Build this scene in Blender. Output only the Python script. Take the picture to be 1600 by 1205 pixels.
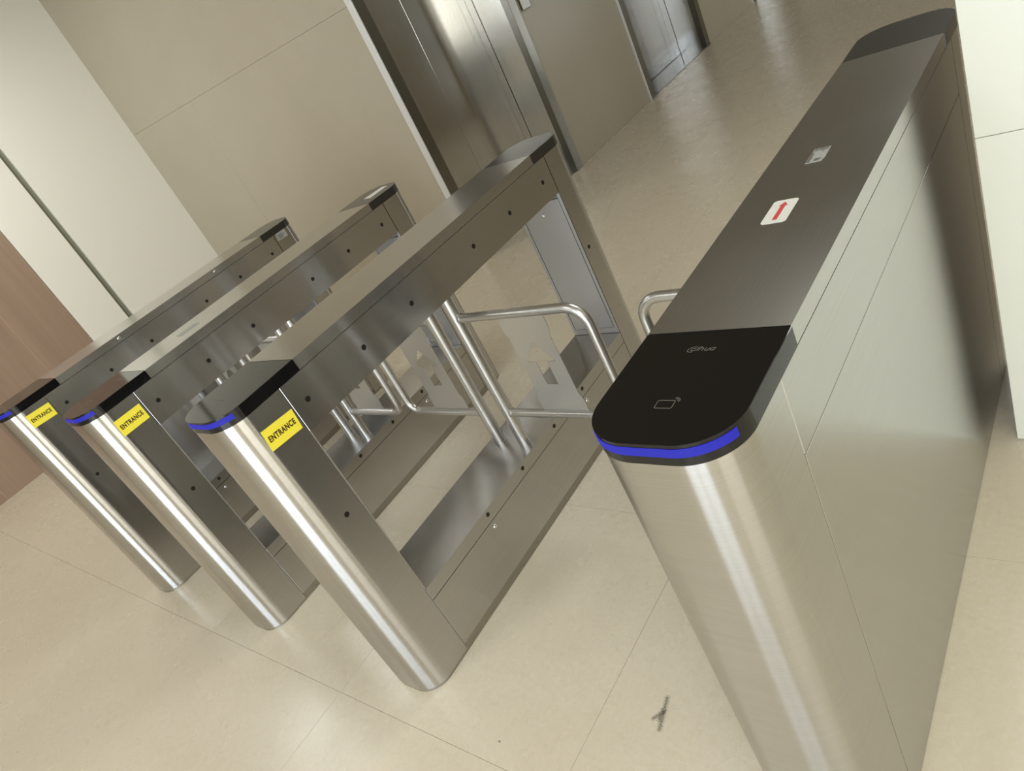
import bpy, bmesh, math
from mathutils import Vector, Matrix

for o in list(bpy.data.objects):
    bpy.data.objects.remove(o, do_unlink=True)
SC = bpy.context.scene
COL = SC.collection
PI = math.pi

# ---------------------------------------------------------------- camera
cam_d = bpy.data.cameras.new('camera')
cam = bpy.data.objects.new('camera', cam_d)
COL.objects.link(cam)
cam.location = (0.3549, -0.4750, 1.5049)
cam.rotation_euler = (1.0446, 0.4374, 0.6153)
cam_d.sensor_fit = 'HORIZONTAL'
cam_d.sensor_width = 36.0
cam_d.lens = 1136.82 * 36.0 / 1600.0
cam_d.clip_start = 0.02
SC.camera = cam

# ---------------------------------------------------------------- world, daylight, exposure
w = bpy.data.worlds.new('daylight')
SC.world = w
w.use_nodes = True
bg = w.node_tree.nodes['Background']
bg.inputs[0].default_value = (0.86, 0.93, 1.0, 1)
bg.inputs[1].default_value = 1.0
YWIN = -4.6                       # glazed street front behind the photographer
WIN_BAYS = [(-1.1, 0.35), (0.45, 1.9)]
for i, (xa, xb) in enumerate(WIN_BAYS):
    ld = bpy.data.lights.new('window_daylight', 'AREA')
    ld.shape = 'RECTANGLE'
    ld.size = xb - xa
    ld.size_y = 2.5
    ld.energy = (145, 145)[i]
    ld.color = (0.84, 0.97, 1.12)
    lo = bpy.data.objects.new('window_daylight', ld)
    COL.objects.link(lo)
    lo.location = ((xa + xb) / 2, YWIN + 0.03, 1.45)
    lo.rotation_euler = Vector((0, 1, 0)).to_track_quat('-Z', 'Z').to_euler()
# window in the corridor's right wall and unseen fill lights added under the ceiling
def area(name, loc, to, sx, sy, power, col):
    ld = bpy.data.lights.new(name, 'AREA'); ld.shape = 'RECTANGLE'
    ld.size = sx; ld.size_y = sy; ld.energy = power; ld.color = col
    lo = bpy.data.objects.new(name, ld); COL.objects.link(lo)
    lo.location = loc
    lo.rotation_euler = Vector(to).to_track_quat('-Z', 'Y' if abs(to[2]) > .5 else 'Z').to_euler()
CORR_WIN = (7.3, 10.6, 1.08, 2.7)
area('corridor_window_daylight', (0.02, (CORR_WIN[0] + CORR_WIN[1]) / 2, (CORR_WIN[2] + CORR_WIN[3]) / 2), (-1, 0, 0), CORR_WIN[1] - CORR_WIN[0], CORR_WIN[3] - CORR_WIN[2], 45, (0.92, 0.985, 1.0))
SIDE_FILL = (-3.7, -0.9, 0.25, 2.6)       # fill light added on the side wall for the cream nose highlight
area('side_fill_light', (3.36, (SIDE_FILL[0] + SIDE_FILL[1]) / 2, (SIDE_FILL[2] + SIDE_FILL[3]) / 2), (-1, 0, 0), SIDE_FILL[1] - SIDE_FILL[0], SIDE_FILL[3] - SIDE_FILL[2], 60, (1.0, 0.985, 0.92))
for x_, y_, p_ in ((-0.5, 2.4, 27), (-0.5, 5.4, 9), (-0.5, 8.2, 4), (-4.9, 0.7, 32), (-4.9, -2.2, 18), (-1.9, -1.6, 20), (1.3, -1.5, 24)):
    area('ceiling_fill_light', (x_, y_, 2.985), (0, 0, -1), 0.6, 1.2, p_, (0.95, 0.985, 0.99))
SC.view_settings.view_transform = 'Standard'
SC.view_settings.look = 'None'
SC.view_settings.exposure = 0.0
SC.view_settings.gamma = 1.0
SC.view_settings.use_curve_mapping = False

# ---------------------------------------------------------------- materials
def srgb(r, g, b):
    f = lambda c: (c / 255 / 12.92) if c / 255 <= 0.04045 else ((c / 255 + 0.055) / 1.055) ** 2.4
    return (f(r), f(g), f(b), 1)

def new_mat(name):
    m = bpy.data.materials.new(name)
    m.use_nodes = True
    nt = m.node_tree
    b = nt.nodes['Principled BSDF']
    return m, nt, b

def simple(name, col, rough=0.5, metal=0.0, spec=0.5, emit=None, es=0.0, coat=0.0, ior=None):
    m, nt, b = new_mat(name)
    b.inputs['Base Color'].default_value = col
    b.inputs['Roughness'].default_value = rough
    b.inputs['Metallic'].default_value = metal
    b.inputs['Specular IOR Level'].default_value = spec
    if ior: b.inputs['IOR'].default_value = ior
    if coat: b.inputs['Coat Weight'].default_value = coat
    if emit:
        b.inputs['Emission Color'].default_value = emit
        b.inputs['Emission Strength'].default_value = es
    return m

def noise(nt, vec, scale, detail=4, rough=0.55, dist=0.0):
    n = nt.nodes.new('ShaderNodeTexNoise')
    n.inputs['Scale'].default_value = scale
    n.inputs['Detail'].default_value = detail
    n.inputs['Roughness'].default_value = rough
    n.inputs['Distortion'].default_value = dist
    nt.links.new(vec, n.inputs['Vector'])
    return n.outputs['Fac']

def ramp(nt, fac, stops):
    r = nt.nodes.new('ShaderNodeValToRGB')
    els = r.color_ramp.elements
    while len(els) < len(stops): els.new(0.5)
    for e, (p, c) in zip(els, stops):
        e.position = p; e.color = c
    nt.links.new(fac, r.inputs['Fac'])
    return r.outputs['Color']

def mixc(nt, fac, a, b, mode='MIX'):
    n = nt.nodes.new('ShaderNodeMix')
    n.data_type = 'RGBA'; n.blend_type = mode
    for s, v in ((0, fac), (6, a), (7, b)):
        if hasattr(v, 'links'): nt.links.new(v, n.inputs[s])
        else: n.inputs[s].default_value = v
    return n.outputs[2]

def math_n(nt, op, a, b=None):
    n = nt.nodes.new('ShaderNodeMath'); n.operation = op
    for i, v in enumerate((a, b)):
        if v is None: continue
        if hasattr(v, 'links'): nt.links.new(v, n.inputs[i])
        else: n.inputs[i].default_value = v
    return n.outputs[0]

def position(nt, scale=(1, 1, 1), rot=(0, 0, 0)):
    g = nt.nodes.new('ShaderNodeNewGeometry')
    mp = nt.nodes.new('ShaderNodeMapping')
    mp.inputs['Scale'].default_value = scale
    mp.inputs['Rotation'].default_value = rot
    nt.links.new(g.outputs['Position'], mp.inputs['Vector'])
    return mp.outputs[0]

def steel(name, col, rough, aniso, tangent, grain):
    """brushed stainless steel: the reflection smears across the grain"""
    m, nt, b = new_mat(name)
    b.inputs['Metallic'].default_value = 1.0
    b.inputs['Anisotropic'].default_value = aniso
    t = nt.nodes.new('ShaderNodeCombineXYZ')
    for i in range(3): t.inputs[i].default_value = tangent[i]
    nt.links.new(t.outputs[0], b.inputs['Tangent'])
    f = noise(nt, position(nt, grain), 1.0, 3)
    c = ramp(nt, f, [(0.3, tuple(x * 0.93 for x in col[:3]) + (1,)), (0.7, col)])
    nt.links.new(c, b.inputs['Base Color'])
    f2 = noise(nt, position(nt), 2.3, 2)
    r = nt.nodes.new('ShaderNodeMapRange')
    r.inputs['From Min'].default_value = 0.3; r.inputs['From Max'].default_value = 0.7
    r.inputs['To Min'].default_value = rough * 0.92; r.inputs['To Max'].default_value = rough * 1.08
    nt.links.new(f2, r.inputs['Value'])
    nt.links.new(r.outputs[0], b.inputs['Roughness'])
    return m

M = {}
M['steel'] = steel('brushed_steel', (0.55, 0.54, 0.525, 1), 0.20, 0.99, (0.0, 0.06, 1.0), (3, 3, 260))
M['steel_lid'] = steel('brushed_steel_lid', (0.58, 0.56, 0.525, 1), 0.20, 0.4, (1.0, 0.15, 1.0), (260, 3, 3))
M['steel_plinth'] = steel('dull_steel', (0.40, 0.375, 0.33, 1), 0.42, 0.3, (0.0, 0.06, 1.0), (3, 3, 80))
M['tube'] = simple('polished_tube_steel', (0.60, 0.59, 0.57, 1), 0.30, 1.0)
M['steel_flat'] = simple('satin_inner_steel', (0.58, 0.565, 0.54, 1), 0.5, 1.0)
M['sheet'] = simple('satin_sheet_steel', (0.66, 0.655, 0.64, 1), 0.33, 1.0)
M['lift_steel'] = steel('lift_door_steel', (0.72, 0.71, 0.685, 1), 0.15, 0.0, (0.0, 0.0, 1.0), (40, 40, 2))
M['trim_steel'] = simple('lift_trim_steel', (0.80, 0.80, 0.77, 1), 0.35, 0.35)
M['frame_steel'] = simple('lift_frame_steel', (0.27, 0.255, 0.225, 1), 0.25, 1.0)
M['cap_rear'] = simple('dark_grey_cap', (0.014, 0.0135, 0.012, 1), 0.2, 0, 1.0)
M['chrome'] = simple('screw_chrome', (0.8, 0.8, 0.78, 1), 0.12, 1.0)
M['cap'] = simple('black_acrylic', (0.003, 0.003, 0.003, 1), 0.08, 0, 0.5, ior=1.5)
M['sensor'] = simple('black_sensor', (0.008, 0.007, 0.005, 1), 0.35)
M['led'] = simple('blue_light_strip', (0.01, 0.01, 0.06, 1), 0.5, spec=0.15, emit=srgb(40, 42, 200), es=0.68)
M['print_grey'] = simple('grey_print', srgb(128, 124, 112), 0.5)
M['yellow'] = simple('yellow_label', srgb(240, 222, 66), 0.45)
M['ink_brown'] = simple('brown_ink', srgb(70, 48, 14), 0.5)
M['paper'] = simple('white_label', srgb(226, 224, 214), 0.5)
M['paper_worn'] = simple('worn_label', srgb(158, 158, 150), 0.5)
M['ink_red'] = simple('red_ink', srgb(205, 45, 38), 0.5)
M['ink_black'] = simple('black_ink', srgb(50, 48, 44), 0.5)
M['white'] = simple('white_panel', srgb(236, 232, 218), 0.35)
M['white_wall'] = simple('white_wall_tile', srgb(205, 203, 187), 0.3)
M['groove'] = simple('groove_grey', srgb(128, 128, 110), 0.6)
M['ceiling'] = simple('ceiling_white', srgb(176, 168, 154), 0.8)
M['mullion'] = simple('window_frame_grey', srgb(90, 88, 82), 0.5)
M['sill'] = simple('dark_sill', (0.05, 0.05, 0.045, 1), 0.12)
M['grout'] = simple('floor_grout', srgb(188, 176, 152), 0.7)
M['joint'] = simple('stone_joint', srgb(160, 148, 124), 0.8)

# floor tile: cream stone with faint mottling, hairline marks and one black scuff
m, nt, b = new_mat('cream_floor_stone')
P = position(nt)
c = ramp(nt, noise(nt, P, 2.2, 6, 0.6), [(0.30, srgb(206, 194, 171)), (0.55, srgb(209, 198, 176)), (0.8, srgb(212, 202, 182))])
c = mixc(nt, ramp(nt, noise(nt, P, 70, 6, 0.7), [(0.42, (0, 0, 0, 1)), (0.66, (1, 1, 1, 1))]), c, srgb(205, 192, 166))
c = mixc(nt, ramp(nt, noise(nt, P, 34, 6, 0.75), [(0.5, (0, 0, 0, 1)), (0.75, (0.4, 0.4, 0.4, 1))]), c, srgb(194, 180, 152))
vein = noise(nt, P, 17, 5, 0.7, 1.6)
v = math_n(nt, 'ABSOLUTE', math_n(nt, 'SUBTRACT', vein, 0.5))
vm = ramp(nt, v, [(0.0, (1, 1, 1, 1)), (0.010, (0, 0, 0, 1))])
vk = ramp(nt, noise(nt, P, 6.0, 4, 0.7), [(0.52, (0, 0, 0, 1)), (0.66, (0.38, 0.38, 0.38, 1))])
c = mixc(nt, math_n(nt, 'MULTIPLY', vm, vk), c, srgb(140, 128, 102))
speck = ramp(nt, noise(nt, P, 55, 2, 0.5), [(0.755, (0, 0, 0, 1)), (0.785, (0.6, 0.6, 0.6, 1))])
c = mixc(nt, speck, c, srgb(110, 102, 84))
def scuff(a, bb, rad, thr):
    """mask along a short segment a-b on the floor, broken by noise"""
    g = nt.nodes.new('ShaderNodeNewGeometry')
    def vec(op, x, y):
        n = nt.nodes.new('ShaderNodeVectorMath'); n.operation = op
        for i, q in enumerate((x, y)):
            if hasattr(q, 'links'): nt.links.new(q, n.inputs[i])
            else: n.inputs[i].default_value = q
        return n
    A = Vector((a[0], a[1], 0)); D = Vector((bb[0] - a[0], bb[1] - a[1], 0)); L2 = D.length_squared
    pa = vec('SUBTRACT', g.outputs['Position'], tuple(A)).outputs[0]
    d = vec('DOT_PRODUCT', pa, tuple(D)).outputs['Value']
    h = nt.nodes.new('ShaderNodeClamp'); nt.links.new(math_n(nt, 'DIVIDE', d, L2), h.inputs[0])
    sc = nt.nodes.new('ShaderNodeVectorMath'); sc.operation = 'SCALE'
    sc.inputs[0].default_value = tuple(D); nt.links.new(h.outputs[0], sc.inputs['Scale'])
    df = vec('SUBTRACT', pa, sc.outputs[0]).outputs[0]
    ln = nt.nodes.new('ShaderNodeVectorMath'); ln.operation = 'LENGTH'; nt.links.new(df, ln.inputs[0])
    soft = math_n(nt, 'SUBTRACT', 1.0, math_n(nt, 'DIVIDE', ln.outputs['Value'], rad))
    sclamp = nt.nodes.new('ShaderNodeClamp'); nt.links.new(soft, sclamp.inputs[0])
    nz = noise(nt, P, 330, 3, 0.8)
    return ramp(nt, math_n(nt, 'MULTIPLY', sclamp.outputs[0], nz), [(thr, (0, 0, 0, 1)), (thr + 0.2, (0.75, 0.75, 0.75, 1))])
for a_, b_, r_, t_ in (((-0.531, 0.256), (-0.516, 0.178), 0.020, 0.30), ((-0.523, 0.222), (-0.541, 0.198), 0.019, 0.30), ((-0.528, 0.225), (-0.526, 0.200), 0.026, 0.34), ((-0.896, 0.015), (-0.894, 0.014), 0.004, 0.1)):
    c = mixc(nt, scuff(a_, b_, r_, t_), c, srgb(72, 68, 56))
nt.links.new(c, b.inputs['Base Color'])
b.inputs['Roughness'].default_value = 0.24
rr = ramp(nt, noise(nt, P, 5, 4), [(0.3, (0.24, 0.24, 0.24, 1)), (0.7, (0.3, 0.3, 0.3, 1))])
nt.links.new(rr, b.inputs['Roughness'])
M['floor'] = m

# beige wall stone
m, nt, b = new_mat('beige_wall_stone')
P = position(nt)
c = ramp(nt, noise(nt, P, 1.6, 6, 0.6), [(0.3, srgb(176, 166, 145)), (0.7, srgb(182, 172, 152))])
c = mixc(nt, ramp(nt, noise(nt, P, 18, 6, 0.7, 1.0), [(0.55, (0, 0, 0, 1)), (0.8, (0.5, 0.5, 0.5, 1))]), c, srgb(170, 159, 137))
nt.links.new(c, b.inputs['Base Color'])
b.inputs['Roughness'].default_value = 0.3
M['stone'] = m

# wood panels on the left wall
m, nt, b = new_mat('brown_wood')
c = ramp(nt, noise(nt, position(nt, (6, 9, 0.7)), 1.0, 5, 0.6, 0.6), [(0.3, srgb(146, 122, 102)), (0.7, srgb(162, 137, 116))])
nt.links.new(c, b.inputs['Base Color'])
b.inputs['Roughness'].default_value = 0.45
M['wood'] = m
M['wood_joint'] = simple('wood_joint_strip', srgb(178, 152, 128), 0.4)

# ---------------------------------------------------------------- mesh helpers
def link(name, me, mat, parent=None, smooth=False, angle=35):
    o = bpy.data.objects.new(name, me)
    COL.objects.link(o)
    if mat is not None and len(me.materials) == 0:
        me.materials.append(M[mat])
    if parent is not None: o.parent = parent
    if smooth:
        me.polygons.foreach_set('use_smooth', [True] * len(me.polygons))
        me.set_sharp_from_angle(angle=math.radians(angle))
    return o

def bm_mesh(bm, name):
    bmesh.ops.recalc_face_normals(bm, faces=bm.faces)
    me = bpy.data.meshes.new(name)
    bm.to_mesh(me); bm.free()
    return me

def box_bm(x0, x1, y0, y1, z0, z1, bev=0.0, bm=None, upright=False):
    own = bm is None
    if own: bm = bmesh.new()
    r = bmesh.ops.create_cube(bm, size=1.0)
    for v in r['verts']:
        v.co = Vector((x0 + (v.co.x + .5) * (x1 - x0), y0 + (v.co.y + .5) * (y1 - y0), z0 + (v.co.z + .5) * (z1 - z0)))
    if bev:
        es = {e for v in r['verts'] for e in v.link_edges}
        if upright: es = {e for e in es if abs(e.verts[0].co.z - e.verts[1].co.z) > 1e-6}
        bmesh.ops.bevel(bm, geom=list(es), offset=bev, segments=1, affect='EDGES')
    return bm

def box(name, x0, x1, y0, y1, z0, z1, mat, parent=None, bev=0.0, upright=False):
    return link(name, bm_mesh(box_bm(x0, x1, y0, y1, z0, z1, bev, None, upright), name), mat, parent)

def prism_bm(outline, z0, z1, bev=0.0):
    bm = bmesh.new()
    lo = [bm.verts.new((x, y, z0)) for x, y in outline]
    hi = [bm.verts.new((x, y, z1)) for x, y in outline]
    n = len(outline)
    bm.faces.new(list(reversed(lo))); top = bm.faces.new(hi)
    for i in range(n):
        bm.faces.new((lo[i], lo[(i + 1) % n], hi[(i + 1) % n], hi[i]))
    if bev:
        bmesh.ops.bevel(bm, geom=list(top.edges), offset=bev, segments=2, affect='EDGES')
    return bm

def prism(name, outline, z0, z1, mat, parent, bev=0.0):
    return link(name, bm_mesh(prism_bm(outline, z0, z1, bev), name), mat, parent, smooth=True)

def nose(hw, y_tip, y_back, r, seg=14, out=0.0):
    """plan outline: square at y_back, rounded corners at y_tip (counter-clockwise)"""
    s = 1 if y_back > y_tip else -1
    hw += out; yt = y_tip - s * out
    pts = [(-hw, y_back)]
    for i in range(seg + 1):
        a = PI / 2 * i / seg
        pts.append((-hw + r * (1 - math.cos(a)), yt + s * r * (1 - math.sin(a))))
    for i in range(seg + 1):
        a = PI / 2 * i / seg
        pts.append((hw - r * (1 - math.sin(a)), yt + s * r * (1 - math.cos(a))))
    pts.append((hw, y_back))
    return pts if s == 1 else list(reversed(pts))

def tube_bm(path, r, seg=16, cap=True):
    bm = bmesh.new()
    rings = []
    n = len(path)
    P_ = [Vector(p) for p in path]
    up = Vector((0, 1, 0))
    for i, p in enumerate(P_):
        t = (P_[min(i + 1, n - 1)] - P_[max(i - 1, 0)]).normalized()
        u = up.cross(t)
        if u.length < 1e-4: u = Vector((1, 0, 0)).cross(t)
        u.normalize(); v = t.cross(u)
        rings.append([bm.verts.new(p + r * (math.cos(2 * PI * k / seg) * u + math.sin(2 * PI * k / seg) * v)) for k in range(seg)])
    for a, c in zip(rings, rings[1:]):
        for k in range(seg):
            bm.faces.new((a[k], a[(k + 1) % seg], c[(k + 1) % seg], c[k]))
    if cap:
        bm.faces.new(rings[0]); bm.faces.new(rings[-1])
    return bm

def text_2d(s, size, bold=0.0, shear=0.0, spacing=1.0):
    cu = bpy.data.curves.new('lettering', 'FONT')
    cu.body = s; cu.size = size; cu.offset = bold; cu.shear = shear
    cu.space_character = spacing
    cu.align_x = 'CENTER'; cu.align_y = 'CENTER'
    ob = bpy.data.objects.new('lettering', cu)
    COL.objects.link(ob)
    bpy.context.view_layer.update()
    dg = bpy.context.evaluated_depsgraph_get()
    me = bpy.data.meshes.new_from_object(ob.evaluated_get(dg))
    vs = [v.co.copy() for v in me.vertices]
    fs = [tuple(p.vertices) for p in me.polygons]
    bpy.data.objects.remove(ob, do_unlink=True)
    bpy.data.meshes.remove(me); bpy.data.curves.remove(cu)
    xs = [v.x for v in vs]; ys = [v.y for v in vs]
    cx = (min(xs) + max(xs)) / 2; cy = (min(ys) + max(ys)) / 2
    return [(v.x - cx, v.y - cy) for v in vs], fs, max(xs) - min(xs), max(ys) - min(ys)

def flat_mesh(name, v2, faces, mapping):
    me = bpy.data.meshes.new(name)
    me.from_pydata([mapping(x, y) for x, y in v2], [], faces)
    me.update()
    return me

def stroke_2d(pts, width, closed=False):
    """a ribbon of constant width along a 2D polyline"""
    n = len(pts); V = []; F = []
    for i in range(n):
        a = Vector(pts[(i - 1) % n] if closed or i else pts[i]); c = Vector(pts[(i + 1) % n] if closed or i < n - 1 else pts[i])
        t = (c - a).normalized(); nn = Vector((-t.y, t.x)) * width / 2
        p = Vector(pts[i]); V += [tuple(p + nn), tuple(p - nn)]
    for i in range(n if closed else n - 1):
        j = (i + 1) % n
        F.append((2 * i, 2 * i + 1, 2 * j + 1, 2 * j))
    return V, F

def empty(name, loc, label=None, cat=None, group=None, kind=None):
    o = bpy.data.objects.new(name, None)
    COL.objects.link(o)
    o.location = loc
    o.empty_display_size = 0.1
    tag(o, label, cat, group, kind)
    return o

def tag(o, label=None, cat=None, group=None, kind=None):
    if label: o['label'] = label
    if cat: o['category'] = cat
    if group: o['group'] = group
    if kind: o['kind'] = kind
    return o

def copy_part(src, name, parent, loc=(0, 0, 0)):
    c = src.copy(); c.name = name
    COL.objects.link(c)
    c.parent = parent; c.location = loc
    return c

# ---------------------------------------------------------------- setting: floor
XL, XR, YB, YE = -5.92, 3.4, YWIN, 12.0
floor = empty('floor', (0, 0, 0), 'cream polished stone tile floor under the turnstiles', 'floor', kind='structure')
box('floor_bed', XL - .1, XR + .1, YB - .1, YE + .1, -0.08, -0.003, 'grout', floor)
PITCH, GX, GY, GAP = 0.84, -0.675, -0.040, 0.0009
tile_me = None
i0 = math.floor((XL - GX) / PITCH); i1 = math.ceil((XR - GX) / PITCH)
j0 = math.floor((YB - GY) / PITCH); j1 = math.ceil((YE - GY) / PITCH)
for i in range(i0, i1):
    for j in range(j0, j1):
        cx = GX + (i + .5) * PITCH; cy = GY + (j + .5) * PITCH
        if cx - PITCH / 2 > 0.4 and cy - PITCH / 2 > 1.3: continue
        if tile_me is None:
            h = PITCH / 2 - GAP / 2
            t = box('tile', -h, h, -h, h, -0.02, 0.0, 'floor', floor, 0.0004)
            tile_me = t.data
        else:
            t = link('tile', tile_me, None, floor)
        t.location = (cx, cy, 0)

# ---------------------------------------------------------------- setting: left wall (white panels + wood)
HC = 3.0
wl = empty('wall_left', (XL, 0, 0), 'left lobby wall with brown wood panels and tall white panels', 'wall', kind='structure')
box('wall_core', -0.12, -0.03, YB, 2.75, 0, HC, 'groove', wl)
for y0, y1 in ((1.36, 1.688), (1.736, 2.75)):
    box('white_panel', -0.03, 0.0, y0, y1, 0, HC, 'white', wl, 0.002)
yy = 1.36 - 0.004
while yy > YB:
    y0 = max(yy - 0.386, YB)
    box('wood_panel', -0.03, -0.004, y0, yy, 0, HC, 'wood', wl, 0.001)
    if y0 > YB: box('joint_strip', -0.03, -0.002, y0 - 0.006, y0, 0, HC, 'wood_joint', wl)
    yy -= 0.392

# ---------------------------------------------------------------- setting: beige stone wall between left wall and lifts
XE = -3.12
A = Vector((XL, 2.65)); B = Vector((XE - 0.005, 2.835))
wdir = (B - A); wlen = wdir.length
wb = empty('wall_back', (A.x, A.y, 0), 'beige stone wall behind the leftmost turnstiles', 'wall', kind='structure')
wb.rotation_euler = (0, 0, math.atan2(wdir.y, wdir.x))
box('wall_core', 0, wlen - 0.03, 0.02, 0.12, 0, HC, 'joint', wb)
rows = [(0.0, 1.71), (1.71, HC)]
for k, (z0, z1) in enumerate(rows):
    xs = [0, 0.935, wlen] if k == 0 else [0, wlen]
    for xa, xb in zip(xs, xs[1:]):
        box('stone_slab', xa + .0006, xb - .0006, 0, 0.03, z0 + .0006, z1 - .0006, 'stone', wb, 0.0003)

# ---------------------------------------------------------------- setting: lift wall along the corridor, three lifts
wc = empty('wall_corridor', (XE, 0, 0), 'beige stone wall between the steel lift doors', 'wall', kind='structure')
LIFTS = [2.84, 5.625, 8.42]
LW = 1.446                         # portal outside width, incl. two 9 cm frames
HD = 2.25
def wall_piece(y0, y1, z0, z1):
    box('stone_slab', -0.03, 0.0, y0 + .0008, y1 - .0008, z0 + .0008, z1 - .0008, 'stone', wc, 0.0008)
for a_, b_ in ((LIFTS[0] + LW, LIFTS[1]), (LIFTS[1] + LW, LIFTS[2]), (LIFTS[2] + LW, YE)):
    box('wall_core', -0.5, -0.03, a_ + .02, b_ - .02, 0, HC, 'joint', wc)
    for z0, z1 in ((0, 1.71), (1.71, HD), (HD, HC)):
        wall_piece(a_, b_, z0, z1)
for n_, y0 in enumerate(LIFTS):
    wall_piece(y0, y0 + LW, HD, HC)
    d = empty('door_%d' % (n_ + 1), (XE, y0, 0),
              ['brushed steel lift doors right behind the turnstile row, nearest of three', 'second steel lift portal farther along the corridor', 'third steel lift portal at the far end of the corridor'][n_],
              'lift door', kind='structure')
    f0, f1 = 0.09, LW - 0.09
    # frame standing a little proud of the stone
    box('frame', -0.04, 0.016, 0.0, f0, 0, HD, 'frame_steel', d, 0.002)
    box('frame', -0.04, 0.016, f1, LW, 0, HD, 'frame_steel', d, 0.002)
    box('frame', -0.04, 0.016, f0, f1, HD - 0.09, HD, 'frame_steel', d, 0.002)
    box('edge_trim', -0.03, 0.018, -0.012, -0.0005, 0, HD, 'trim_steel', d, 0.001)
    # reveals
    box('reveal', -0.27, -0.041, f0 - .03, f0, 0, HD - .06, 'lift_steel', d)
    box('reveal', -0.27, -0.041, f1, f1 + .03, 0, HD - .06, 'lift_steel', d)
    box('reveal', -0.27, -0.041, f0, f1, HD - .09, HD - .06, 'lift_steel', d)
    box('door_jamb', -0.36, -0.274, f0 - .05, f0 + .004, 0, HD - .06, 'trim_steel', d, 0.001)
    box('door_jamb', -0.36, -0.274, f1 - .004, f1 + .05, 0, HD - .06, 'lift_steel', d, 0.001)
    box('sill', -0.36, -0.002, f0 + .0005, f1 - .0005, -0.002, 0.003, 'sill', d)
    mid = (f0 + f1) / 2 + 0.01
    box('door_leaf', -0.365, -0.335, f0 + .005, mid - .0012, 0.006, HD - .07, 'lift_steel', d, 0.001)
    box('door_leaf', -0.365, -0.335, mid + .0012, f1 - .005, 0.006, HD - .07, 'lift_steel', d, 0.001)
    box('shaft_back', -0.5, -0.37, f0 - .06, f1 + .06, 0, HD, 'sensor', d)
cp = empty('call_panel', (XE, 4.325, 1.2), 'small steel lift call button plate on the stone wall', 'button panel')
box('plate', 0.0, 0.02, 0, 0.112, 0, 0.26, 'frame_steel', cp, 0.003)
for z in (0.1, 0.17):
    bm = tube_bm([(0.019, 0.056, z), (0.024, 0.056, z)], 0.016, 20)
    link('button', bm_mesh(bm, 'button'), 'tube', cp)

# ---------------------------------------------------------------- setting: right white wall block, corridor end, ceiling, street front
wr = empty('wall_right', (0.058, 1.203, 0), 'white tiled wall beside the nearest turnstile', 'wall', kind='structure')
box('wall_core', 0.004, XR - 0.058, 0.012, YE - 1.203, 0, HC, 'joint', wr)
for za, zb in ((0, 0.822), (0.822, 1.644), (1.644, 2.466), (2.466, HC)):
    for xa, xb in ((0, 1.2), (1.2, 2.4), (2.4, XR - 0.058)):
        box('wall_tile', xa, xb - .0012, 0, 0.02, za + .003 * (za == 0), zb - .0012, 'white_wall', wr, 0.0008)
    yy = 0.0212
    while yy < YE - 1.203:
        y1 = min(yy + 1.2, YE - 1.203)
        box('wall_tile', 0, 0.012, yy, y1 - .0012, za, zb - .0012, 'stone', wr, 0.0008)
        yy = y1
we = box('wall_end', XE - 0.5, 0.07, YE, YE + .1, 0, HC, 'stone')
tag(we, 'beige stone wall closing the far end of the corridor', 'wall', kind='structure')
ws = box('wall_side', XR, XR + .1, YB, 1.25, 0, HC, 'white')
tag(ws, 'plain white side wall to the right of the photographer', 'wall', kind='structure')
ce = box('ceiling', XL - .12, XR + .1, YB - .1, YE + .1, HC, HC + .1, 'ceiling')
tag(ce, 'plain pale ceiling over the lobby', 'ceiling', kind='structure')
wf = empty('wall_front', (0, YB, 0), 'street front wall around the tall windows', 'wall', kind='structure')
box('wall_panel', XL, XR, -0.1, 0, 0, 0.2, 'white', wf)
box('wall_panel', XL, XR, -0.1, 0, 2.7, HC, 'white', wf)
edges = [XL] + [v for bay in WIN_BAYS for v in bay] + [XR]
for xa, xb in zip(edges[0::2], edges[1::2]):
    box('wall_panel', xa, xb, -0.1, 0, 0.2, 2.7, 'white', wf)
for n_, (xa, xb) in enumerate(WIN_BAYS):
    wn = empty('window_%d' % (n_ + 1), (xa, YB, 0.2), 'tall daylit window in the street front', 'window', kind='structure')
    ww = xb - xa
    for x in (0, ww / 3 - .02, 2 * ww / 3 - .02, ww - .04):
        box('mullion', x, x + .04, 0.04, 0.09, 0, 2.5, 'mullion', wn)
    for z in (0, 1.9, 2.46):
        box('transom', 0, ww, 0.045, 0.085, z, z + .04, 'mullion', wn)

wn = empty('window_5', (XR - 0.03, SIDE_FILL[0], SIDE_FILL[2]), 'made-up glazing bars in front of the added side fill light', 'window', kind='structure')  # invented bars dressing the added side light, no opening known here
for k in range(4): box('mullion', -0.03, -0.012, k * (SIDE_FILL[1] - SIDE_FILL[0] - .05) / 3, k * (SIDE_FILL[1] - SIDE_FILL[0] - .05) / 3 + .05, 0, SIDE_FILL[3] - SIDE_FILL[2], 'mullion', wn)
for z in (0, SIDE_FILL[3] - SIDE_FILL[2] - .05): box('transom', -0.03, -0.013, 0, SIDE_FILL[1] - SIDE_FILL[0], z, z + .05, 'mullion', wn)
wn = empty('window_4', (0.03, CORR_WIN[0], CORR_WIN[2]), 'daylit window in the right wall of the corridor', 'window', kind='structure')
ww, wh = CORR_WIN[1] - CORR_WIN[0], CORR_WIN[3] - CORR_WIN[2]
for k in range(5): box('mullion', -0.03, -0.012, k * (ww - .04) / 4, k * (ww - .04) / 4 + .04, 0, wh, 'mullion', wn)
for z in (0, wh - .04): box('transom', -0.03, -0.013, 0, ww, z, z + .04, 'mullion', wn)

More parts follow.
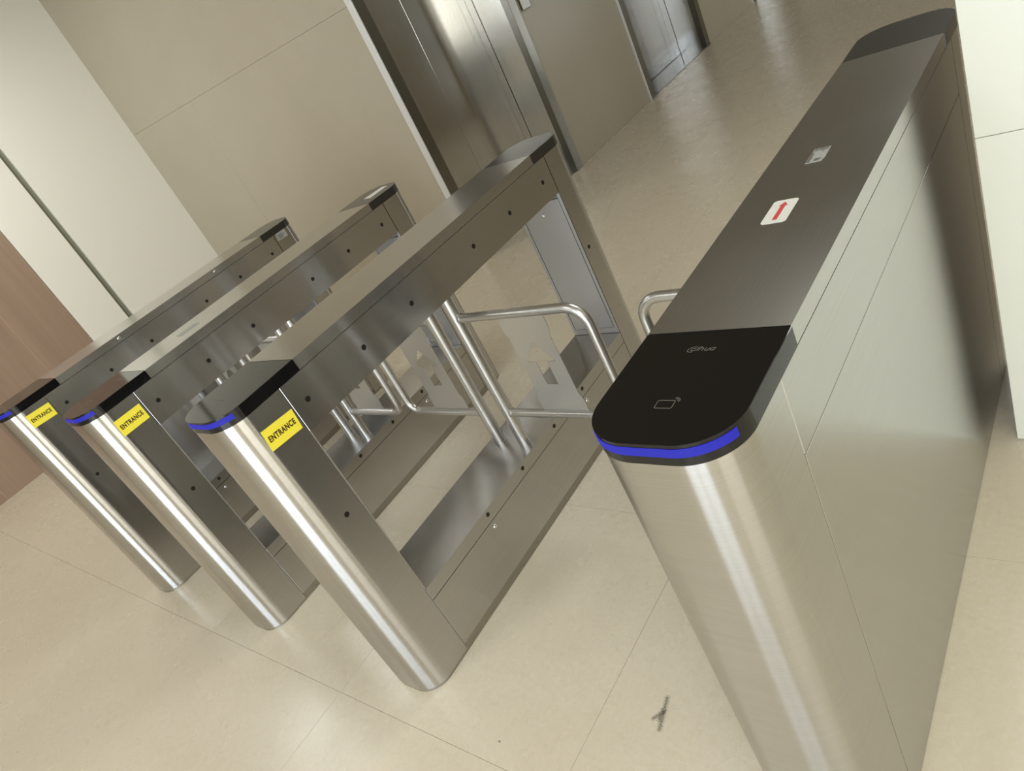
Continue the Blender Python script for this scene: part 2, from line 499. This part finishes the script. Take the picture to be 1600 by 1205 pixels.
# ---------------------------------------------------------------- turnstiles
HW = 0.10375
YC = 0.82
F, S1, C1, C2, S2, K = -0.762, -0.601, -0.532, 0.554, 0.6155, 0.762
RN = 0.075
ZB, ZBB, ZL = 0.838, 0.265, 0.9685
TX = 0.0545                        # swing post offset from the middle
TR = 0.0195                        # swing post radius
AZ0, AZ1, AR = 0.392, 0.752, 0.0138

def disc_mesh(name, r, depth, mat, dome=False):
    """a disc on the +X face, centre at the origin"""
    bm = bmesh.new()
    seg = 16
    rings = [(r, 0.0), (r, depth)] if not dome else [(r, 0.0), (r * .93, depth * .5), (r * .62, depth * .88)]
    R = [[bm.verts.new((x, q * math.cos(2 * PI * k / seg), q * math.sin(2 * PI * k / seg))) for k in range(seg)] for q, x in rings]
    for a, c in zip(R, R[1:]):
        for k in range(seg): bm.faces.new((a[k], a[(k + 1) % seg], c[(k + 1) % seg], c[k]))
    bm.faces.new(R[-1])
    me = bm_mesh(bm, name)
    me.materials.append(M[mat])
    if dome:
        me.polygons.foreach_set('use_smooth', [True] * len(me.polygons))
    return me
ME_SENSOR = disc_mesh('sensor_window', 0.0073, 0.0006, 'sensor')
ME_SCREW = disc_mesh('screw', 0.0074, 0.0034, 'chrome', True)

def on_face(me, name, parent, side, y, z):
    o = link(name, me, None, parent)
    o.location = (side * HW, y, z)
    if side < 0: o.rotation_euler = (0, 0, PI)
    return o

def round_rect(x0, x1, y0, y1, r, seg=5):
    pts = []
    for cx, cy, a0 in ((x1 - r, y1 - r, 0), (x0 + r, y1 - r, 90), (x0 + r, y0 + r, 180), (x1 - r, y0 + r, 270)):
        for k in range(seg + 1):
            a = math.radians(a0 + 90 * k / seg)
            pts.append((cx + r * math.cos(a), cy + r * math.sin(a)))
    return pts

def sheet_mesh(cx, sgn):
    """steel arrow plate hanging in the arm: shouldered outline with an arrow cut out, in the XZ plane"""
    z0, z1 = AZ0 + 0.006, AZ1 - 0.006
    w1, w0 = 0.083, 0.075
    out = [(-w1, z0), (w1, z0), (w1, z0 + .052), (w0, z0 + .075), (w0, z1 - .075), (w1, z1 - .052), (w1, z1), (-w1, z1), (-w1, z1 - .052), (-w0, z1 - .075), (-w0, z0 + .075), (-w1, z0 + .052)]
    arr = [(0, 0.653), (-0.052, 0.585), (-0.0205, 0.585), (-0.0205, 0.503), (0.0205, 0.503), (0.0205, 0.585), (0.052, 0.585)]
    bm = bmesh.new()
    edges = []
    loops = []
    for lp in (out, arr):
        vs = [bm.verts.new((cx + x, -0.001, z)) for x, z in lp]
        loops.append(vs)
        edges += [bm.edges.new((vs[i], vs[(i + 1) % len(vs)])) for i in range(len(vs))]
    bmesh.ops.triangle_fill(bm, edges=edges, use_beauty=True)
    faces = list(bm.faces)
    ret = bmesh.ops.extrude_face_region(bm, geom=faces)
    for v in ret['geom']:
        if isinstance(v, bmesh.types.BMVert): v.co.y += 0.002
    return bm_mesh(bm, 'arrow_plate')

def arm(parent, sgn, reach):
    """U of bent tube from the swing post; reach = distance beyond the cabinet face"""
    xt = sgn * TX; xe = sgn * (HW + reach - AR)
    R = 0.058 if reach > .36 else 0.045
    path = [(xt, 0, AZ0)]
    for k in range(9):
        a = PI / 2 * k / 8
        path.append((xe - sgn * R * (1 - math.sin(a)), 0, AZ0 + R * (1 - math.cos(a))))
    for k in range(9):
        a = PI / 2 * k / 8
        path.append((xe - sgn * R * (1 - math.cos(a)), 0, AZ1 - R * (1 - math.sin(a))))
    path.append((xt, 0, AZ1))
    o = link('swing_arm', bm_mesh(tube_bm(path, AR), 'swing_arm'), 'tube', parent, smooth=True, angle=60)
    cx = sgn * (TX + (0.24 if reach > .36 else 0.143))
    o2 = link('arrow_plate', sheet_mesh(cx, sgn), 'sheet', o)
    # weld collars where the arm meets the post
    for z in (AZ0, AZ1):
        bm = tube_bm([(xt + sgn * (TR - .004), 0, z), (xt + sgn * (TR + .004), 0, z)], AR + .0022, 16)
        link('weld_collar', bm_mesh(bm, 'weld_collar'), 'tube', o, smooth=True)
    return o

def label_plate(name, outline2d, mapping, mat, parent, thick_dir, thick=0.0004):
    """a thin paper label as a solid sheet"""
    n = len(outline2d)
    V = [mapping(x, y) for x, y in outline2d]
    T = Vector(thick_dir) * thick
    V2 = [tuple(Vector(v) + T) for v in V]
    me = bpy.data.meshes.new(name)
    me.from_pydata(V + V2, [], [tuple(range(n)), tuple(range(2 * n - 1, n - 1, -1))] + [(i, (i + 1) % n, n + (i + 1) % n, n + i) for i in range(n)])
    bm = bmesh.new(); bm.from_mesh(me); bmesh.ops.recalc_face_normals(bm, faces=bm.faces); bm.to_mesh(me); bm.free()
    return link(name, me, mat, parent)

def entrance_label(parent, yc, zc, tilt):
    ca, sa = math.cos(tilt), math.sin(tilt)
    mp = lambda off: (lambda x, y: (HW + off, yc + x * ca - y * sa, zc + x * sa + y * ca))
    st = label_plate('entrance_label', [(-.0465, -.027), (.0465, -.027), (.0465, .027), (-.0465, .027)], mp(0.0003), 'yellow', parent, (1, 0, 0))
    st['label'] = 'yellow label reading ENTRANCE'
    v2, fs, tw, th = text_2d('ENTRANCE', 0.02, 0.0009, 0, 1.14)
    k = 0.078 / tw; kh = 0.0158 / th
    link('lettering', flat_mesh('lettering', [(x * k, y * kh) for x, y in v2], fs, mp(0.0009)), 'ink_brown', st)
    return st

def cap_prints(cap):
    """grey logo and card symbol printed on the black reader top"""
    mp = lambda x, y: (x, y, 1.0004)
    # maker's lettering near the back edge of the reader
    cx, cy = -0.0004, -0.575
    sh = lambda pts: [(cx + x + 0.34 * y, cy + y) for x, y in pts]
    arcp = lambda ox, oy, rx, ry, a0, a1, n=14: [(ox + rx * math.cos(math.radians(a0 + (a1 - a0) * i / n)), oy + ry * math.sin(math.radians(a0 + (a1 - a0) * i / n))) for i in range(n + 1)]
    letters = [
        arcp(-0.0125, -0.0005, 0.0030, 0.0030, 20, 340) + [(-0.0095, 0.0024), (-0.0095, -0.0034)],        # a
        [(-0.0066, 0.0060), (-0.0066, -0.0035)],                                                            # l
        [(-0.0036, 0.0060), (-0.0036, -0.0035)],                                                            # h stem
        arcp(-0.0010, 0.0002, 0.0025, 0.0024, 170, 0) + [(0.0015, -0.0035)],                              # h arch
        [(0.0047, 0.0026), (0.0047, -0.0010)] + arcp(0.0072, -0.0010, 0.0025, 0.0025, 180, 350),           # u bowl
        [(0.0098, 0.0026), (0.0098, -0.0035)],                                                              # u stem
        arcp(0.0150, -0.0005, 0.0028, 0.0029, 20, 340),                                                     # a
        [(0.0180, 0.0026), (0.0180, -0.0035)],
        arcp(-0.0135, -0.0002, 0.0068, 0.0058, 40, 300, 22),                                                # swirl round the first letter
    ]
    for pts in letters:
        V, Fc = stroke_2d(sh(pts), 0.00085)
        link('logo_stroke', flat_mesh('logo_stroke', V, Fc, mp), 'print_grey', cap)
    V, Fc = stroke_2d(round_rect(-0.0165, 0.0075, -0.697, -0.682, 0.0018, 3), 0.0008, True)
    link('card_symbol', flat_mesh('card_symbol', V, Fc, mp), 'print_grey', cap)
    for r in (0.0035, 0.0058):
        pts = [(0.0072 + r * math.cos(math.radians(a)), -0.6822 + r * math.sin(math.radians(a))) for a in range(-20, 111, 13)]
        V, Fc = stroke_2d(pts, 0.0008)
        link('wave_symbol', flat_mesh('wave_symbol', V, Fc, mp), 'print_grey', cap)

def led_strip(cap):
    ol = nose(HW, F, C1, RN, 18, 0.0014)[1:-1]
    ol = ol[6:-5]
    bm = bmesh.new()
    n = len(ol)
    cen = Vector((0, F + RN, 0))
    za, zb = 0.9815, 0.9945
    rings = []
    for i, (x, y) in enumerate(ol):
        a = Vector(ol[max(i - 1, 0)]); c = Vector(ol[min(i + 1, n - 1)])
        t = (c - a).normalized(); nn = Vector((t.y, -t.x)) * 0.0016
        rings.append([bm.verts.new((x - nn.x, y - nn.y, za)), bm.verts.new((x + nn.x * .2, y + nn.y * .2, za)), bm.verts.new((x + nn.x * .2, y + nn.y * .2, zb)), bm.verts.new((x - nn.x, y - nn.y, zb))])
    for a, c in zip(rings, rings[1:]):
        for k in range(4): bm.faces.new((a[k], a[(k + 1) % 4], c[(k + 1) % 4], c[k]))
    bm.faces.new(rings[0]); bm.faces.new(rings[-1])
    return link('light_strip', bm_mesh(bm, 'light_strip'), 'led', cap)

def turnstile(xr, dy, label, arms, solid=None):
    t = empty('turnstile', (xr - HW, YC + dy, 0), label, 'turnstile', 'swing turnstiles in a row')
    open_sides = [s for s in (1, -1) if s != solid]
    zf = 0.030
    zq = 0.010
    # plinth following the whole footprint
    pf = nose(HW - .0015, F + .0015, 0, RN - .001)
    pr = nose(HW - .0015, K - .0015, 0, RN - .001)
    pl = [p for p in pf if p[1] < 0] + [p for p in pr if p[1] > 0]
    prism('plinth', pl, 0.0, zq - .001, 'steel_plinth', t)
    box('plinth_band', -HW + .002, HW - .002, S1 + .0009, S2 - .0009, zq - .001, zf - .001, 'steel_plinth', t)
    zp = 0.002 if solid == 1 else zf
    prism('front_post', nose(HW, F, S1 - .0011, RN), zq, ZL - .001, 'steel', t)
    prism('rear_post', nose(HW, K, S2 + .0011, RN), zq, ZL - .001, 'steel', t)
    # beams
    zb_ = ZB if not solid else ZB + .0058
    b_ = box('top_beam', -HW, HW, S1 + .0009, S2 - .0009, zb_, ZL - .0012, 'steel', t, 0.0010, True)
    ld_ = box('lid', -HW, HW, C1 + .0008, C2 - .0008, ZL + .0006, 1.0, 'steel', t, 0.0005, True)
    ld_.data.materials.append(M['steel_lid'])
    for p_ in ld_.data.polygons:
        if p_.normal.z > .9: p_.material_index = 1
    lb = box('bottom_beam', -HW, HW, S1 + .0008, S2 - .0008, zf, 0.2200, 'steel', t, 0.0006, True)
    box('bottom_lid', -HW, HW, S1 + .0008, S2 - .0008, 0.2220, ZBB, 'steel', t, 0.0006, True)
    bl_ = t.children[-1]
    bl_.data.materials.append(M['steel_flat'])
    for p_ in bl_.data.polygons:
        if p_.normal.z > .9: p_.material_index = 1
    # access plates on the inner faces of the posts
    for yf, s in ((S1 + .0004, 1), (S2 - .0004, -1)):
        y0, y1 = (yf, yf + .003) if s > 0 else (yf - .003, yf)
        ap = box('access_plate', -HW + .016, HW - .016, y0, y1, ZBB + .026, ZB - .02, 'steel_flat', t, 0.001)
        box('flange', -HW + .002, HW - .002, y0, y1 - .001 * s, ZBB + .001, ZBB + .0245, 'steel_flat', t, 0.001)
        for sx in (-1, 1):
            box('flange', sx * (HW - .007) - .006, sx * (HW - .007) + .006, y0 - .0005, y1 + .0005, ZBB + .001, ZB - .001, 'steel_flat', t, 0.001)
        sc_ = link('screw', ME_SCREW, None, ap)
        sc_.location = (0, y1 if s > 0 else y0, ZB - .07)
        sc_.rotation_euler = (0, 0, PI / 2 if s > 0 else -PI / 2)
    # sensors and screws
    for s in open_sides:
        for y in (-0.557, -0.351, -0.150, 0.151, 0.353, 0.558): on_face(ME_SENSOR, 'sensor_window', t, s, y, 0.902)
        for y in (-0.651, 0.647): on_face(ME_SENSOR, 'sensor_window', t, s, y, 0.610)
        for y in (-0.301, -0.100, 0.103, 0.301): on_face(ME_SENSOR, 'sensor_window', t, s, y, 0.248)
        for y in (-0.300, 0.300): on_face(ME_SCREW, 'screw', t, s, y, 0.197)
    if solid:
        x0, x1 = (HW - .02, HW) if solid > 0 else (-HW, -HW + .02)
        sp = box('side_panel', x0 + .0001 * solid, x1 + .0001 * solid, S1 + .0009, S2 - .0009, zp, ZB + .0038, 'steel', t, 0.0006)
    # black caps
    cap = prism('reader_cap', nose(HW, F, C1, RN, 18, 0.001), ZL, 1.0, 'cap', t, 0.0012)
    led_strip(cap)
    cap_prints(cap)
    prism('rear_cap', nose(HW, K, C2, RN, 18, 0.001), ZL, 1.0, 'cap_rear', t, 0.0012)
    # swing posts and arms
    for s, reach in arms:
        bm = tube_bm([(s * TX, 0, ZBB), (s * TX, 0, ZB)], TR, 28)
        link('swing_post', bm_mesh(bm, 'swing_post'), 'tube', t, smooth=True, angle=60)
        arm(t, s, reach)
    return t

T1 = turnstile(0.0, 0.0, 'large nearest steel turnstile with solid side panel and red arrow label on its top', [(-1, 0.395)], solid=1)
T2 = turnstile(-1.160, -0.0065, 'steel turnstile with yellow ENTRANCE label, tallest of the three in the left group', [(1, 0.425), (-1, 0.32)])
T3 = turnstile(-1.9959, -0.0174, 'steel turnstile with yellow ENTRANCE label, middle of the three in the left group', [(1, 0.285), (-1, 0.32)])
T4 = turnstile(-2.8215, -0.0352, 'leftmost steel turnstile with small yellow ENTRANCE label, farthest from the camera', [(1, 0.285)], solid=-1)
entrance_label(T2, 0.1595 - YC + .0065, 0.8885, math.radians(-4.5))
entrance_label(T3, 0.1475 - YC + .0174, 0.9045, math.radians(-0.5))
entrance_label(T4, 0.1315 - YC + .0352, 0.917, math.radians(-3))

# labels on the lid of the nearest turnstile
def top_map(off): return lambda x, y: (x, y, 1.0 + off)
st = label_plate('arrow_label', round_rect(-0.0375, 0.0045, -0.2325, -0.1515, 0.007), top_map(.0002), 'paper', T1, (0, 0, 1))
st['label'] = 'white label with a red arrow'
ar = [(-0.0060, -0.222), (0.0020, -0.222), (0.0020, -0.174), (0.0055, -0.174), (-0.002, -0.160), (-0.0095, -0.174), (-0.0060, -0.174)]
ar = [((x + 0.002) * 1.0 - 0.0165, y) for x, y in ar]
link('red_arrow', flat_mesh('red_arrow', ar, [tuple(range(7))], top_map(.0009)), 'ink_red', st)
bl = label_plate('barcode_label', [(-0.0265, -0.014), (-0.0255, 0.0475), (0.0035, 0.0475), (0.0045, 0.002), (0.0015, -0.0135)], top_map(.0002), 'paper_worn', T1, (0, 0, 1))
bl['label'] = 'worn grey barcode label'
import random
rnd = random.Random(4)
V = []; Fc = []
def quad(x0, x1, y0, y1):
    n = len(V); V.extend([(x0, y0), (x1, y0), (x1, y1), (x0, y1)]); Fc.append((n, n + 1, n + 2, n + 3))
x = -0.0235
while x < 0.002:
    w_ = rnd.choice((0.0006, 0.0009, 0.0014))
    quad(x, x + w_, 0.046 - rnd.choice((0.009, 0.011, 0.018)), 0.0465)
    x += w_ + rnd.choice((0.0008, 0.0011))
y = -0.012
while y < 0.03:
    quad(-0.0252, -0.0252 + rnd.choice((0.004, 0.006)), y, y + 0.0012); y += 0.0027
for k in range(3): quad(-0.014, -0.002 + 0.002 * k - 0.003, -0.008 + 0.0035 * k, -0.0062 + 0.0035 * k)
link('barcode', flat_mesh('barcode', V, Fc, top_map(.0009)), 'ink_black', bl)

# other small labels on the farther turnstiles
rl = label_plate('rear_label', [(-0.012, 0.632), (0.043, 0.622), (0.046, 0.728), (0.004, 0.735)], top_map(.0002), 'paper', T3, (0, 0, 1))
rl['label'] = 'white paper label on the rear cap'
def face_map(off): return lambda x, y: (HW + off, x, y)
pl_ = label_plate('paper_label', [(0.625, 0.933), (0.687, 0.930), (0.687, 0.966), (0.630, 0.967)], face_map(.0003), 'paper_worn', T4, (1, 0, 0))
pl_['label'] = 'small grey printed label on the rear post'
V = []; Fc = []
for k in range(4): quad(0.636, 0.662 + 0.006 * (k % 3), 0.938 + .006 * k, 0.9405 + .006 * k)
link('print', flat_mesh('print', V, Fc, face_map(.0009)), 'ink_black', pl_)
for par, dy in ((T3, .0174),):
    cl = label_plate('lid_label', round_rect(-0.022, 0.022, 0.462 - YC + dy, 0.540 - YC + dy, 0.006), top_map(.0002), 'paper_worn', par, (0, 0, 1))
    V, Fc2 = stroke_2d(round_rect(-0.019, 0.019, 0.466 - YC + dy, 0.536 - YC + dy, 0.005), 0.002, True)
    link('label_border', flat_mesh('label_border', V, Fc2, top_map(.0009)), 'paper', cl)
for y in (0.537, 1.050):                 # lid screws of the leftmost turnstile
    s_ = on_face(ME_SCREW, 'screw', T4, 1, y - YC + .0352, 0.986)
